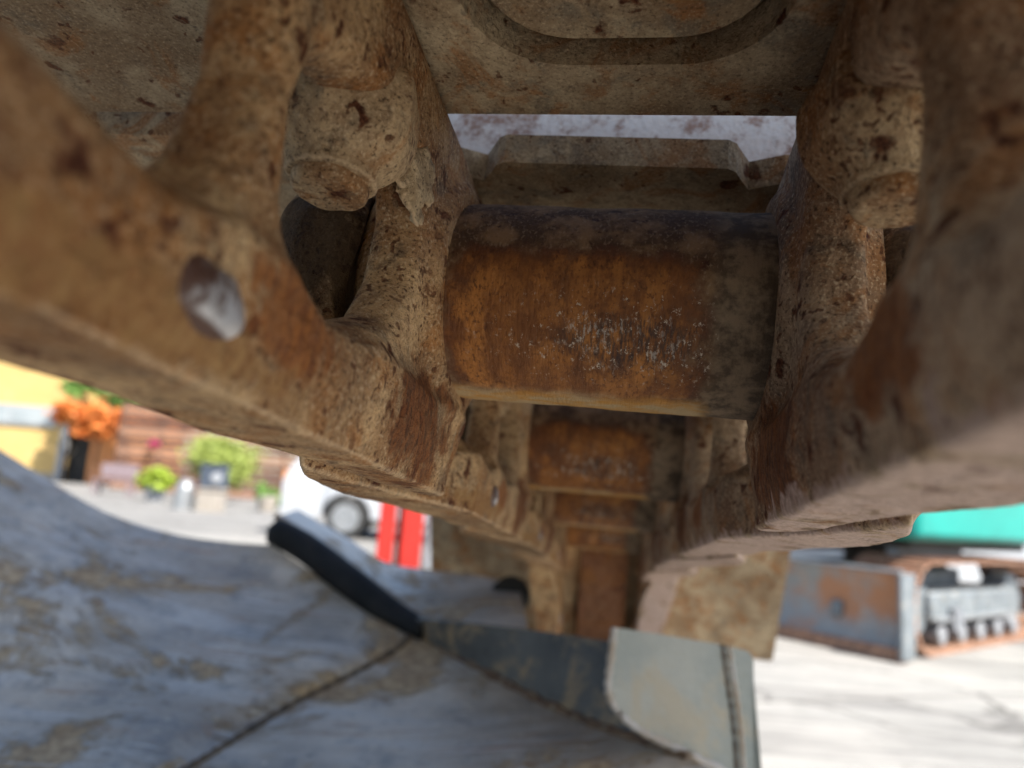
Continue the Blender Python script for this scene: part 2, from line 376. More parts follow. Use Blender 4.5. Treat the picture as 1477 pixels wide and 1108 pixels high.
PITCH = .25
IN = .049     # inner face of the rails from the track's middle
def interp(v, tab):
    xs, ys = zip(*tab); return np.interp(v, xs, ys)
def link_sdf(q, v, w):
    """right-hand link: q outboard from the inner face, v forward (bushing bore at 0, pin bore at -PITCH), w towards the shoe"""
    q = q - IN
    V2, W2 = v[0], w[0]
    outline = polysdf(V2, W2, [(-.285, -.056), (-.004, -.056), (.012, -.046), (.030, -.022), (.036, 0), (.032, .024), (.022, .046), (.012, .050),
                               (-.235, .050), (-.268, .034), (-.290, .012), (-.294, -.02)]) - .000
    WP = [(-.117, -.028), (-.1205, -.010), (-.118, .003), (-.109, .0095), (-.095, .0145), (-.070, .0225), (-.056, .019), (-.050, .004), (-.0515, -.014), (-.060, -.027), (-.083, -.0375), (-.1015, -.0395), (-.112, -.0365)]
    w1 = polysdf(V2, W2, WP); w2 = polysdf(V2, W2, [(-.2545 - a, b) for a, b in WP])
    win = np.minimum(w1, w2)
    c = interp(v, [(-.30, .024), (-.215, .024), (-.200, .019), (-.188, .009), (-.178, .003), (-.165, .001), (.05, .0005)])
    tb = interp(v, [(-.30, .022), (-.20, .020), (-.16, .0155), (-.045, .0155), (-.02, .023), (.05, .022)])
    # the web bellies inboard a touch around the shoe bolts
    mid = c + tb / 2
    slab = np.abs(q - mid) - tb / 2
    flare = .0035 * np.exp(-np.maximum(q - c, 0) / .006)
    body = smax(slab, outline[None], .009)
    # pin and bushing bosses
    b0 = smax(np.hypot(v, w) - .0385, np.abs(q - .011) - .0135, .004)
    b1 = smax(np.hypot(v + PITCH, w) - .036, np.abs(q - .038) - .016, .005)
    body = smin(body, b0, .006); body = smin(body, b1, .008)
    # deep hollow carved in the pin end's inner side to keep the window dark
    cb = (np.sqrt(((v + .262) / .026) ** 2 + ((w + .006) / .036) ** 2 + ((q - .020) / .017) ** 2) - 1) * .016
    body = smax(body, -cb, .003)
    # running rail
    ri = interp(v, [(-.30, .032), (-.275, .026), (-.235, .018), (-.20, .006), (-.175, 0), (.05, 0)])
    ro = interp(v, [(-.30, .026), (-.285, .030), (-.262, .038), (-.24, .042), (-.20, .041), (-.16, .034), (-.12, .0285), (-.09, .028), (-.07, .0245), (-.055, .0195), (-.04, .0165), (-.015, .0145), (.004, .0105), (.016, .0045)])
    rs = np.maximum(ri - q, q - ro) * .93
    ends = np.maximum(v - .012 - .25 * (w + .066), -.292 - v)
    rail = smax(smax(rs, ends, .003), np.abs(w + .0545) - .0115, .0010)
    body = smin(body, rail, .012)
    body = smax(body, -(win[None] - flare), .0045)
    return (body + lumps(q, v, w, .00026) + lumps(w, q, v, .00004, 230)) * .9
link_R = sdf_mesh('link', link_sdf, (.036, -.31, -.074), (.112, .050, .062), .0011)
link_L = link_R.copy()
co = np.empty(len(link_L.vertices) * 3, np.float32); link_L.vertices.foreach_get('co', co); co[0::3] *= -1
link_L.vertices.foreach_set('co', co); link_L.flip_normals(); link_L.update()
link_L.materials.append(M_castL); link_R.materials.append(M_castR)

def nut_sdf(x, y, z):
    """origin at the shoe seat; the nut hangs down -z"""
    hx = np.full(x.shape, -1e9)
    for k in range(3):
        a = math.radians(20 + 60 * k); hx = np.maximum(hx, np.abs(x * math.cos(a) + y * math.sin(a)) - .0185)
    d = smax(hx, np.maximum(-z - .0235, z - .004), .006)
    cone = (np.hypot(x, y) - .0125) * .72 - (z + .0235) * .70
    d = smax(d, cone, .005)
    ring = smax(np.hypot(x, y) - .0118, np.abs(z + .0225) - .003, .0012)
    return smin(d, ring, .0015) + lumps(x, y, z, .0003, 160)
nut_me = sdf_mesh('nut', nut_sdf, (-.026, -.026, -.032), (.026, .026, .006), .0007); nut_me.materials.append(M_nut)
def bolt_sdf(x, y, z):
    d = smax(np.hypot(x, y) - .0098, np.abs(z + .0245) - .0045, .002)
    return d + lumps(x, y, z, .0002, 300)
bolt_me = sdf_mesh('bolt_end', bolt_sdf, (-.014, -.014, -.035), (.014, .014, -.015), .0005); bolt_me.materials.append(M_nut)
def boss_sdf(x, y, z):
    return (np.sqrt((x / .0036) ** 2 + (y / .0112) ** 2 + (z / .0062) ** 2) - 1) * .0036 + lumps(x, y, z, .0002, 260)
boss_me = sdf_mesh('rubbed_boss', boss_sdf, (-.006, -.012, -.009), (.006, .012, .009), .0005); boss_me.materials.append(M_shiny)
def clump_sdf(x, y, z):
    return (np.sqrt((x / .0026) ** 2 + (y / .0085) ** 2 + (z / .0125) ** 2) - 1) * .0026 + lumps(x, y, z, .0005, 260) + lumps(z, x, y, .0004, 700)
clump_me = sdf_mesh('mud_clump', clump_sdf, (-.009, -.014, -.019), (.009, .014, .019), .0006)
M_mud = cast_steel('dry pale mud', dust=(.66, .50, .30), brown=(.44, .31, .18), grey=(.3, .25, .18), orange=(.42, .3, .17), spots=.1)
clump_me.materials.append(M_mud)

def bush_sdf(x, y, z):
    r = np.hypot(y, z)
    d = smax(r - .0330, np.abs(x) - .056, .002)
    return d + lumps(x, y, z, .00018, 140)
bush_me = sdf_mesh('bushing', bush_sdf, (-.060, -.036, -.036), (.060, .036, .036), .0010); bush_me.materials.append(M_bush)
pin_bm = bmesh.new(); cyl(pin_bm, (-.105, -PITCH, 0), (.105, -PITCH, 0), .021, n=40)
pin_me = bpy.data.meshes.new('pin'); pin_bm.to_mesh(pin_bm and pin_me); pin_bm.free(); pin_me.materials.append(M_nut)

# track shoe: plate with relieved leading lip, bolt-down flats and three grousers.  v runs from -.285 to -.035
SW = .25; ZB = .050; ZT = .061
def shoe_mesh():
    bm = bmesh.new()
    # outline of the plate in (u, v); leading lip towards -v with notches for the links
    def plate_outline():
        out = []
        out += [(-SW, -.035), (SW, -.035), (SW, -.268)]
        right = [(.122, -.268), (.114, -.264), (.108, -.254), (.100, -.248), (.092, -.246), (.082, -.250), (.058, -.249), (.047, -.244), (.0425, -.236 - .016), (.041, -.255), (.038, -.257)]
        out += right + [(-x, y) for x, y in right[::-1]] + [(-SW, -.268)]
        return out
    o = plate_outline()
    # stadium hole
    hole = []
    cx, cy, hx, hy, r = .003, -.0905, .041, .033, .026
    for k, (sx, sy) in enumerate(((1, 1), (-1, 1), (-1, -1), (1, -1))):
        for j in range(9):
            a = math.pi / 2 * (k + j / 8)
            hole.append((cx + sx * (hx - r) + r * math.cos(a), cy + sy * (hy - r) + r * math.sin(a)))
    def ring(z, pts): return [bm.verts.new((x, y, z)) for x, y in pts]
    ob, ot = ring(ZB, o), ring(ZT, o); hb, ht = ring(ZB, hole), ring(ZT, hole)
    def loop(vs): return [bm.edges.new((vs[i], vs[(i + 1) % len(vs)])) for i in range(len(vs))]
    for a, b in ((ob, hb), (ot, ht)):
        es = loop(a) + loop(b); bmesh.ops.triangle_fill(bm, edges=es, use_beauty=True)
    for a, b in ((ob, ot), (hb, ht)):
        for i in range(len(a)): bm.faces.new((a[i], a[(i + 1) % len(a)], b[(i + 1) % len(a)], b[i]))
    bmesh.ops.recalc_face_normals(bm, faces=bm.faces)
    me = bpy.data.meshes.new('track_shoe_plate'); bm.to_mesh(me); bm.free(); me.materials.append(M_shoe); return me
shoe_me = shoe_mesh()
def grouser_mesh(v0):
    bm = bmesh.new(); h = .038
    pts = [(-SW, v0 - .010, ZT - .001), (-SW, v0 + .010, ZT - .001), (-SW, v0 + .005, ZT + h), (-SW, v0 - .005, ZT + h)]
    prism(bm, [Vector(p) for p in pts], (2 * SW, 0, 0)); bmesh.ops.recalc_face_normals(bm, faces=bm.faces)
    me = bpy.data.meshes.new('grouser'); bm.to_mesh(me); bm.free(); me.materials.append(M_grouser); return me
gr = [grouser_mesh(x) for x in (-.214, -.146, -.046)]
def pad_mesh():
    bm = bmesh.new(); cx, cy, hx, hy, r = .003, -.0905, .036, .028, .023; pts = []
    for k, (sx, sy) in enumerate(((1, 1), (-1, 1), (-1, -1), (1, -1))):
        for j in range(9):
            a = math.pi / 2 * (k + j / 8); pts.append(Vector((cx + sx * (hx - r) + r * math.cos(a), cy + sy * (hy - r) + r * math.sin(a), ZB + .0045)))
    prism(bm, pts, (0, 0, .02))
    prism(bm, [Vector((cx + (p.x - cx) * 1.35, cy + (p.y - cy) * 1.35, ZT + .002)) for p in pts], (0, 0, .006)); bmesh.ops.recalc_face_normals(bm, faces=bm.faces)
    me = bpy.data.meshes.new('mud_plug'); bm.to_mesh(me); bm.free(); me.materials.append(M_shoe); return me
pad_me = pad_mesh()

M_rustp = cast_steel('reddish rusted plate', dust=(.34, .15, .075), brown=(.20, .075, .04), grey=(.12, .05, .03), spots=.5, edges=0.)
def frame(vpx, vpy, slope=-.075):
    v = Vector(((vpx - 738.5) / F, (554 - vpy) / F, 1.0)).normalized()   # x right, y up, z forward
    u = Vector((1, slope, -(v.x + slope * v.y) / v.z)).normalized()
    w = Vector((u.y * v.z - u.z * v.y, u.z * v.x - u.x * v.z, u.x * v.y - u.y * v.x))
    if w.y < 0: w = -w
    g = lambda a: RC @ Vector((a.x, a.y, -a.z))
    return g(u).normalized(), g(v).normalized(), g(w).normalized()
uA, vA, wA = frame(912, 840); uB, vB, wB = frame(874, 840)
O1 = at(868, 447, .243)
def mat_of(u, v, w, o):
    M = Matrix((u, v, w)).transposed().to_4x4(); M.translation = o; return M
seg_frames = []          # each: matrix with origin at the segment's bushing
seg_frames.append(('A', mat_of(uA, vA, wA, O1 + uA * .001)))
o = O1.copy()
ang = [0, -.5, -1.5, -50, -100, -118, -60]
names_ahead = []
bend = Matrix.Rotation
cur = [0, -1, -2.5, -57]
for i, a in enumerate(cur):
    R = Matrix.Rotation(math.radians(a), 3, uB)
    v, w = R @ vB, R @ wB
    o = o + v * PITCH
    seg_frames.append((i, mat_of(uB, v, w, o)))
ob_ = O1 - vA * PITCH
for i, a in enumerate((2, 4)):
    R = Matrix.Rotation(math.radians(a), 3, uA); v, w = R @ vA, R @ wA
    seg_frames.append(('Z', mat_of(uA, v, w, ob_.copy()))); ob_ = ob_ - v * PITCH
labels = ['rusty track segment nearest the viewer, whose window shows a round bolt end on either side',
          'second track segment, just beyond the big orange bushing, with a smaller orange bushing',
          'third track segment, between the second one and the last level one',
          'fourth track segment, the last before the chain turns downwards',
          'track segment hanging down at the far end with its shoe facing the viewer',
          'track segment overhead, right above the viewer',
          'track segment overhead, behind the viewer']
GROUP = 'segments of the steel crawler track'
for (k, M), lab in zip(seg_frames, labels):
    t = thing('track_segment', lab, 'track segment', mat=M, group=GROUP)
    mesh_obj('link', link_L, None, t); mesh_obj('link', link_R, None, t).location.x = .003
    mesh_obj('bushing', bush_me, None, t); mesh_obj('pin', pin_me, None, t)
    s = mesh_obj('shoe', shoe_me, None, t)
    for gm in gr: mesh_obj('grouser', gm, None, s)
    mesh_obj('plug', pad_me, None, s)
    for sx in (-1, 1):
        for vv in (-.075, -.180):
            n = mesh_obj('nut', nut_me, None, t); n.location = (sx * .0665, vv, .0275); n.rotation_euler.z = sx * .5 + vv * 9
            mesh_obj('bolt_end', bolt_me, None, n)
        if sx > 0: continue
        b = mesh_obj('rubbed_boss', boss_me, None, t); b.location = (-.0488, -.1400, -.0535); b.rotation_euler.x = -.10
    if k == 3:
        cube_part('sunlit_edge', M_edge, t, (0, -.0335, .0555), (.496, .003, .0105), .0008)  # pale strip paints sunlight on the hanging shoe's lower edge
        cube_part('rusty_plate', M_rustp, t, (.004, -.135, .030), (.066, .19, .012), .003)
    if k == 'A':
        c = mesh_obj('mud_clump', clump_me, None, t); c.location = (-.0522, -.0565, .0165); c.rotation_euler = (.25, 0, -.3)

# ------------------------------------------------------------------ ground: concrete slabs
def concrete(name, a=(.145, .142, .135), b=(.20, .195, .185)):
    t = NT(name); v = t.coord(per_object=True)
    c = t.mix(t.ramp(t.noise(v, 1.3, 6, .65), .35, .65), a, b)
    c = t.mix(t.ramp(t.noise(v, 6, 6, .7, .5), .55, .75, 0, .8), c, (.15, .145, .13))
    c = t.mix(t.ramp(t.noise(v, .7, 7, .75, .8), .50, .60, 0, .5), c, (.17, .165, .155))
    c = t.mix(t.ramp(t.noise(v, 220, 3, .6), .5, .7, 0, .35), c, (.16, .15, .135))
    cv = t.n('ShaderNodeVectorMath', operation='ADD', i_0=v, i_1=t.n('ShaderNodeVectorMath', operation='SCALE', i_0=t.n('ShaderNodeTexNoise', i_Vector=v, i_Scale=1.6, i_Detail=6.).outputs['Color'], i_Scale=.7).outputs[0]).outputs[0]
    cr = t.n('ShaderNodeTexVoronoi', feature='DISTANCE_TO_EDGE', i_Vector=cv, i_Scale=.55).outputs['Distance']
    c = t.mix(t.ramp(cr, .012, .004, 0, .8), c, (.05, .045, .04))
    tr = t.n('ShaderNodeMapping', i_Vector=v, i_Scale=(.25, 3.2, 1), i_Rotation=(0, 0, .35)).outputs[0]
    c = t.mix(t.ramp(t.noise(tr, 1.5, 5, .7), .46, .56, 0, .6), c, (.105, .10, .095))
    t.set(Base_Color=c, Roughness=.9, Normal=t.bump(t.noise(v, 160, 5, .7), .003)); return t.m
M_conc = concrete('sunlit concrete'); M_conc2 = concrete('paler new concrete', (.205, .20, .187), (.25, .24, .222)); M_joint = concrete('dark joint dirt', (.07, .065, .06), (.11, .10, .09))
def flat(name, pts, z, mat, th=.0):
    bm = bmesh.new()
    if th: prism(bm, [Vector((x, y, z)) for x, y in pts], (0, 0, -th))
    else: bm.faces.new([bm.verts.new((x, y, z)) for x, y in pts])
    return from_bm(name, bm, mat)
g = flat('ground', [(-200, -200), (200, -200), (200, 250), (-200, 250)], 0, M_joint); tag(g, kind='structure')
slabs = thing('concrete_yard', None, None); tag(slabs, kind='structure')
del slabs['kind']; slabs['kind'] = 'structure'
# joints follow the two lines seen at the lower right
pj1 = ground(1085, 1022); pj2 = ground(1477, 1008)
dj = (pj2 - pj1); dj.z = 0; dj.normalize(); nj = Vector((-dj.y, dj.x, 0))
def slab_quad(u0, u1, n0, n1, mat, gap=.012):
    P = [pj1 + dj * a + nj * b for a, b in ((u0 + gap, n0 + gap), (u1 - gap, n0 + gap), (u1 - gap, n1 - gap), (u0 + gap, n1 - gap))]
    bm = bmesh.new(); prism(bm, [Vector((p.x, p.y, .03)) for p in P], (0, 0, -.026))
    return from_bm('slab', bm, mat, slabs)
us = [-14, -9.6, -5.2, -.8, 3.6, 8.0, 12.4, 16.8]
ns = [-9, -4.6, 0, 4.4, 8.8, 13.2, 17.6, 22, 26.4, 30.8, 35.2]
for i in range(len(us) - 1):
    for j in range(len(ns) - 1):
        slab_quad(us[i], us[i + 1], ns[j], ns[j + 1], M_conc2 if ns[j + 1] <= 0 or (i + j) % 5 == 0 else M_conc)

# ------------------------------------------------------------------ bucket in front
bk = thing('loader_bucket', 'large worn grey steel bucket with a black rolled lip, standing below the track', 'bucket', loc=(0, 0, 0))
up = (0, -.4, 1)
def prow(*pts, n=9): return spline([at(*p) for p in pts], n)
top = prow((-220, 520, 1.02), (-60, 612, 1.0), (60, 686, .98), (150, 738, .97), (240, 768, .96), (320, 781, .95), (392, 786, .94), n=25)
r1 = prow((-330, 760, .74), (-160, 810, .74), (0, 850, .74), (120, 868, .76), (250, 880, .79), (380, 876, .84), (498, 858, .88), n=25)
r2 = prow((-330, 930, .62), (-160, 980, .60), (0, 1010, .60), (130, 1010, .61), (260, 995, .64), (420, 965, .70), (590, 917, .81), n=25)
r3 = prow((-330, 1150, .47), (-100, 1180, .46), (60, 1160, .48), (180, 1110, .52), (290, 1066, .58), (420, 1018, .66), n=25)
r4 = prow((-330, 1330, .39), (-100, 1370, .385), (40, 1300, .40), (120, 1225, .435), (180, 1168, .475), (250, 1122, .525), n=25)
cols = [spline([top[i], r1[i], r2[i], r3[i], r4[i]], 21) for i in range(25)]
rows = [[cols[i][j] for i in range(25)] for j in range(21)]
fold = cols[24][10:]
sheet('curved_shell', M_bucket, bk, rows, .012, up)
# floor plate right of the fold
rim_c = spline([at(606, 916, .815), at(600, 1020, .67), at(600, 1130, .52), at(600, 1290, .42)], 11)
rim_r = spline([at(622, 928, .805), at(820, 1032, .635), at(1040, 1112, .50), at(1290, 1250, .41)], 11)
rows = [spline([fold[i], rim_c[i], rim_r[i]], 12) for i in range(11)]
sheet('floor_plate', M_bucket, bk, rows, .012, up)
# side wall (dark) rising from the floor plate's far edge
wl_t = spline([at(600, 893, .812), at(800, 913, .68), at(1010, 950, .57), at(1250, 1000, .47)], 11)[:7]
wl_b = [p - Vector((0, 0, .012)) for p in rim_r[:7]]
sheet('side_wall', M_bdark, bk, [[a.lerp(b, k / 3) for a, b in zip(wl_t, wl_b)] for k in range(4)], .010, at(740, 1000, .4) - at(740, 950, .8))
# weld beads along the two folds
def bead(name, pts, r, mat, parent, n=40):
    P = spline(pts, n); bm = bmesh.new()
    rings = []
    for i, p in enumerate(P):
        tdir = (P[min(i + 1, n - 1)] - P[max(i - 1, 0)]).normalized()
        a = tdir.orthogonal().normalized(); b = tdir.cross(a)
        rr = r * (1 + .25 * math.sin(i * 2.3) + random.uniform(-.15, .15))
        rings.append([bm.verts.new(p + (a * math.cos(k * math.pi / 4) + b * math.sin(k * math.pi / 4)) * rr) for k in range(8)])
    for i in range(n - 1):
        for k in range(8): bm.faces.new((rings[i][k], rings[i][(k + 1) % 8], rings[i + 1][(k + 1) % 8], rings[i + 1][k]))
    bm.faces.new(rings[0][::-1]); bm.faces.new(rings[-1])
    return from_bm(name, bm, mat, parent, smooth=True)
bead('weld', [p for p in fold], .0030, M_fold, bk, 60)
bead('weld', rim_r[:7], .0048, M_weld, bk)
# black rolled lip
def lip():
    P = spline([at(388, 762, .955), at(440, 790, .93), (at(510, 843, .88)), at(570, 888, .84), at(616, 912, .812)], 18); bm = bmesh.new(); rings = []
    W2 = [.021, .023, .022, .019, .015]
    for i, p in enumerate(P):
        f = i / 17 * 4; s = min(int(f), 3); w_ = W2[s] + (W2[s + 1] - W2[s]) * (f - s)
        tdir = (P[min(i + 1, 17)] - P[max(i - 1, 0)]).normalized(); nn = (CP - p).normalized(); a = nn.cross(tdir).normalized(); nn = tdir.cross(a)
        e = min(1, math.sqrt(max(0, 1 - (1 - min(i, 3) / 3) ** 2)) + .25)
        rings.append([bm.verts.new(p + a * math.cos(k * math.pi / 8) * w_ * .82 * e + nn * math.sin(k * math.pi / 8) * .014 * e) for k in range(16)])
    for i in range(17):
        for k in range(16): bm.faces.new((rings[i][k], rings[i][(k + 1) % 16], rings[i + 1][(k + 1) % 16], rings[i + 1][k]))
    bm.faces.new(rings[0][::-1]); bm.faces.new(rings[-1])
    return from_bm('rolled_lip', bm, M_black, bk, smooth=True)
lip()
cyl_part('dark_hole', M_black, bk, at(738, 858, .93), at(722, 868, .985), .024, n=28)  # solid black cylinder stands in for the darkness of a hole
# pale top plate beyond the lip; a black cylinder stands for its dark notch
tp_n = prow((400, 745, .975), (470, 790, .95), (540, 840, .915), (615, 892, .83), (690, 902, .765), (762, 909, .72), n=14)
tp_f = prow((430, 735, 1.09), (500, 775, 1.07), (560, 812, 1.06), (640, 824, 1.03), (700, 832, 1.01), (748, 842, 1.0), n=14)
sheet('top_plate', M_bucket, bk, [[a.lerp(b, k / 3) for a, b in zip(tp_n, tp_f)] for k in range(4)], .01, (0, 0, 1))
bead('rim', [at(398, 744, .972), at(470, 790, .947), at(540, 841, .912), at(613, 893, .827)], .004, M_edge, bk)  # pale bead paints the highlight along the lip's upper edge
# grey-green side plate with rounded lower corner
edge_pts = [(886, 905), (881, 950), (877, 990), (883, 1014), (900, 1036), (930, 1058), (985, 1084), (1045, 1112), (1120, 1150)]
pp0, pp1, pp2 = at(886, 905, .548), at(1086, 940, .575), at(880, 1100, .515)
pn_ = (pp1 - pp0).cross(pp2 - pp0).normalized()
def onp(x, y):
    r = at(x, y, 1) - CP; return CP + r * ((pp0 - CP).dot(pn_) / r.dot(pn_))
E2 = spline([onp(x, y) for x, y in edge_pts], 26)
pts = [onp(886, 905), onp(960, 916), onp(1030, 928), onp(1076, 938), onp(1084, 944), onp(1087, 955), onp(1087, 1050), onp(1088, 1150), onp(1120, 1190)] + E2[::-1][:-1]
bm = bmesh.new(); prism(bm, pts, (at(900, 950, .57) - at(900, 950, .56)))
from_bm('side_cutter', bm, M_bpanel, bk)
bead('rim', E2[:], .0026, M_edge, bk, 50)
bead('rim', [onp(1042, 930), onp(1050, 990), onp(1058, 1050), onp(1064, 1130)], .0018, M_fold, bk, 30)
bead('weld', [onp(1052, 932), onp(1060, 990), onp(1068, 1050), onp(1074, 1130)], .0020, M_edge, bk, 30)

# ------------------------------------------------------------------ yard: buildings, plants, vehicles
M_yellow = painted('sun-bleached yellow render', (.52, .36, .13), (.46, .31, .115), .9, (.6, .5, .3), .15, 1.5)
M_white = painted('silver white car paint', (.30, .31, .325), (.28, .29, .305), .25, (.6, .58, .52), .1, 2)
M_glass = painted('dark glass', (.02, .025, .03), (.03, .035, .04), .08, (.1, .1, .1), .05, 3)
M_greyw = painted('grey glazing', (.30, .33, .34), (.24, .27, .28), .3, (.3, .3, .3), .1, 1)
M_dark = painted('dark interior', (.02, .018, .016), (.03, .028, .024), .8, (.05, .04, .03), .1, 3)
M_wood = painted('dark brown timber', (.12, .055, .03), (.07, .032, .02), .8, (.24, .13, .09), .3, 4)
M_orangew = painted('orange wall', (.62, .27, .09), (.55, .22, .08), .8, (.6, .4, .2), .2, 3)
M_rubber = painted('tyre rubber', (.02, .02, .02), (.03, .03, .03), .8, (.1, .09, .08), .2, 12)
M_hub = painted('silver wheel', (.35, .36, .37), (.28, .29, .30), .35, (.4, .4, .4), .1, 6, metal=.6)
M_red = painted('red enamel', (.42, .022, .014), (.34, .018, .012), .4, (.4, .1, .06), .1, 5)
M_greym = painted('grey metal', (.22, .23, .25), (.16, .17, .18), .5, (.3, .3, .3), .2, 6)
M_stone = painted('pale stone', (.30, .27, .23), (.25, .22, .19), .9, (.3, .26, .2), .3, 8)
M_teal = painted('turquoise machine paint', (.0, .235, .20), (.0, .20, .17), .35, (.1, .4, .35), .08, 4)
M_trk = painted('rusty brown track', (.27, .14, .085), (.16, .085, .055), .8, (.50, .33, .22), .4, 20)
M_frame = painted('grey blue undercarriage', (.15, .17, .185), (.10, .115, .125), .5, (.3, .27, .22), .35, 8)
def rustblade():
    t = NT('rust streaked dozer blade'); v = t.coord()
    c = t.mix(t.ramp(t.noise(v, 2.6, 5, .6), .42, .6), (.22, .22, .21), (.34, .15, .07))
    c = t.mix(t.ramp(t.noise(v, 9, 5, .7), .5, .7, 0, .5), c, (.34, .31, .27))
    t.set(Base_Color=c, Roughness=.6, Normal=t.bump(t.noise(v, 30, 4), .003)); return t.m
M_blade = rustblade()
def leafmat(name, a, b):
    t = NT(name); v = t.coord()
    t.set(Base_Color=t.mix(t.noise(v, 9, 3), a, b), Roughness=.6)
    t.b.inputs['Subsurface Weight'].default_value = 0
    return t.m
M_lg = leafmat('yellow green leaves', (.22, .29, .035), (.30, .34, .09)); M_dg = leafmat('green leaves', (.09, .20, .03), (.16, .28, .06))
M_of = leafmat('orange blossoms', (.62, .15, .02), (.58, .22, .05)); M_bright = leafmat('lime leaves', (.20, .29, .015), (.27, .34, .03)); M_mag = leafmat('magenta blossoms', (.5, .03, .12), (.4, .04, .15))
def foliage(name, mat, parent, c, r, n, size, seed=1):
    """many small leaves scattered in clumps through an ellipsoid"""
    rng = random.Random(seed); bm = bmesh.new(); cl = []
    for _ in range(max(5, n // 60)):
        d = Vector((rng.gauss(0, 1), rng.gauss(0, 1), rng.gauss(0, 1))).normalized() * rng.random() ** .45
        cl.append(Vector((d.x * r[0], d.y * r[1], d.z * r[2])) * .8)
    for _ in range(n):
        b = rng.choice(cl); p = Vector(c) + b + Vector((rng.gauss(0, r[0] * .17), rng.gauss(0, r[1] * .17), rng.gauss(0, r[2] * .17)))
        q = Matrix.Rotation(rng.uniform(0, 6.28), 3, Vector((rng.gauss(0, 1), rng.gauss(0, 1), rng.gauss(0, 1))).normalized())
        s = size * rng.uniform(.6, 1.3)
        vs = [bm.verts.new(p + q @ Vector(a)) for a in ((-s, 0, 0), (0, -s * .45, s * .1), (s, 0, 0), (0, s * .45, s * .1))]
        bm.faces.new(vs)
    me = bpy.data.meshes.new(name); bm.to_mesh(me); bm.free(); return mesh_obj(name, me, mat, parent)

def X(px, py, y): return ray_y(px, py, y)
def hz(px, y, py): return ray_y(px, py, y).z

# yellow building, far left
Y0 = 31.
def fx(px, py=650): return ray_y(px, py, Y0).x
def fz(px, py): return ray_y(px, py, Y0).z
bl = thing('yellow_building', 'yellow rendered building with a grey window band and an open dark doorway', 'building', (fx(0), Y0, 0))
def local(parent, name, mat, x0, x1, y0, y1, z0, z1, bevel=0):
    L = parent.location; return cube_part(name, mat, parent, ((x0 + x1) / 2 - L.x, (y0 + y1) / 2 - L.y, (z0 + z1) / 2 - L.z), (x1 - x0, y1 - y0, z1 - z0), bevel)
dx0, dx1 = fx(92), fx(127); dtop = fz(108, 617)
local(bl, 'wall', M_yellow, fx(-260), dx0 - .25, Y0, Y0 + 6, 0, 6.2)
local(bl, 'wall', M_orangew, dx1 + .05, fx(172), Y0 + .05, Y0 + 6, 0, 4.6)  # wall piece right of the doorway, orange in tone
local(bl, 'lintel', M_yellow, dx0 - .25, dx1 + .05, Y0 + .02, Y0 + 6, dtop, 6.2)
local(bl, 'doorway', M_dark, dx0, dx1 + .03, Y0 + .5, Y0 + .6, 0, dtop)
local(bl, 'door_frame', M_white, dx0 - .22, dx0 - .02, Y0 - .06, Y0 + .3, 0, dtop + .1)
wz0, wz1 = fz(40, 611), fz(40, 588)
fr = local(bl, 'window', M_white, fx(-150), fx(76), Y0 - .08, Y0 - .02, wz0 - .1, wz1 + .1)
x = fx(-150) + .1
while x < fx(76) - .3:
    x2 = min(x + 1.5, fx(76) - .1); pn = local(bl, 'pane', M_greyw, x, x2 - .08, Y0 - .11, Y0 - .085, wz0, wz1); pn.parent = fr; pn.location = (0, 0, 0); x = x2
local(bl, 'roof', M_wood, fx(-260), fx(95), Y0 - .5, Y0 + 6.2, 6.2, 6.45)
local(bl, 'plinth', M_stone, fx(-260), dx0 - .25, Y0 - .04, Y0 - .002, 0, .35)
# climbing plant with orange blossoms over the wall
vine = thing('flowering_vine', 'climbing plant with orange blossoms and green top leaves over the doorway', 'plant', (fx(150), Y0 - .6, 0))
def rel(o, p): return Vector(p) - o.location
for k, (px, py) in enumerate(((100, 592), (125, 598), (150, 602), (178, 605), (205, 606), (235, 610), (260, 614), (140, 622), (118, 606))):
    p = ray_y(px, py, Y0 - 1.2); foliage('blossom_cluster', M_of, vine, rel(vine, p), (.95, .5, .5), 600, .15, k)
for k, (px, py) in enumerate(((120, 562), (165, 572), (210, 584))):
    p = ray_y(px, py, Y0 - .8); foliage('leaves', M_dg, vine, rel(vine, p), (1.1, .6, .5), 600, .14, k + 30)
cyl_part('stem', M_wood, vine, rel(vine, (fx(150), Y0 - .6, 0)), rel(vine, ray_y(150, 602, Y0 - .9)), .08, .04)
# brown plank fence
YF = 27.
fe = thing('timber_fence', 'dark brown fence of wide horizontal planks behind the potted bushes', 'fence', (ray_y(280, 700, YF).x, YF, 0))
xa, xb = ray_y(168, 650, YF).x, ray_y(470, 650, YF).x
zz = 0.05
while zz < 3.1:
    hgt = random.uniform(.22, .27); cube_part('plank', M_wood if random.random() < .6 else M_trk, fe, ((xa + xb) / 2 - fe.location.x, random.uniform(-.02, .02), zz + hgt / 2), (xb - xa, .04, hgt - .03)); zz += hgt
for k in range(6): cube_part('post', M_wood, fe, (xa + (xb - xa) * k / 5 - fe.location.x, .09, 1.6), (.12, .12, 3.2))
foliage_thing = thing('magenta_creeper', 'small creeper with magenta blossoms high on the brown fence', 'plant', (ray_y(222, 642, YF - .3).x, YF - .3, 0))
foliage('blossom_cluster', M_mag, foliage_thing, rel(foliage_thing, ray_y(222, 642, YF - .3)), (.4, .15, .18), 260, .07, 4)
cyl_part('stem', M_wood, foliage_thing, (0, 0, 0), rel(foliage_thing, ray_y(222, 642, YF - .3)), .02)
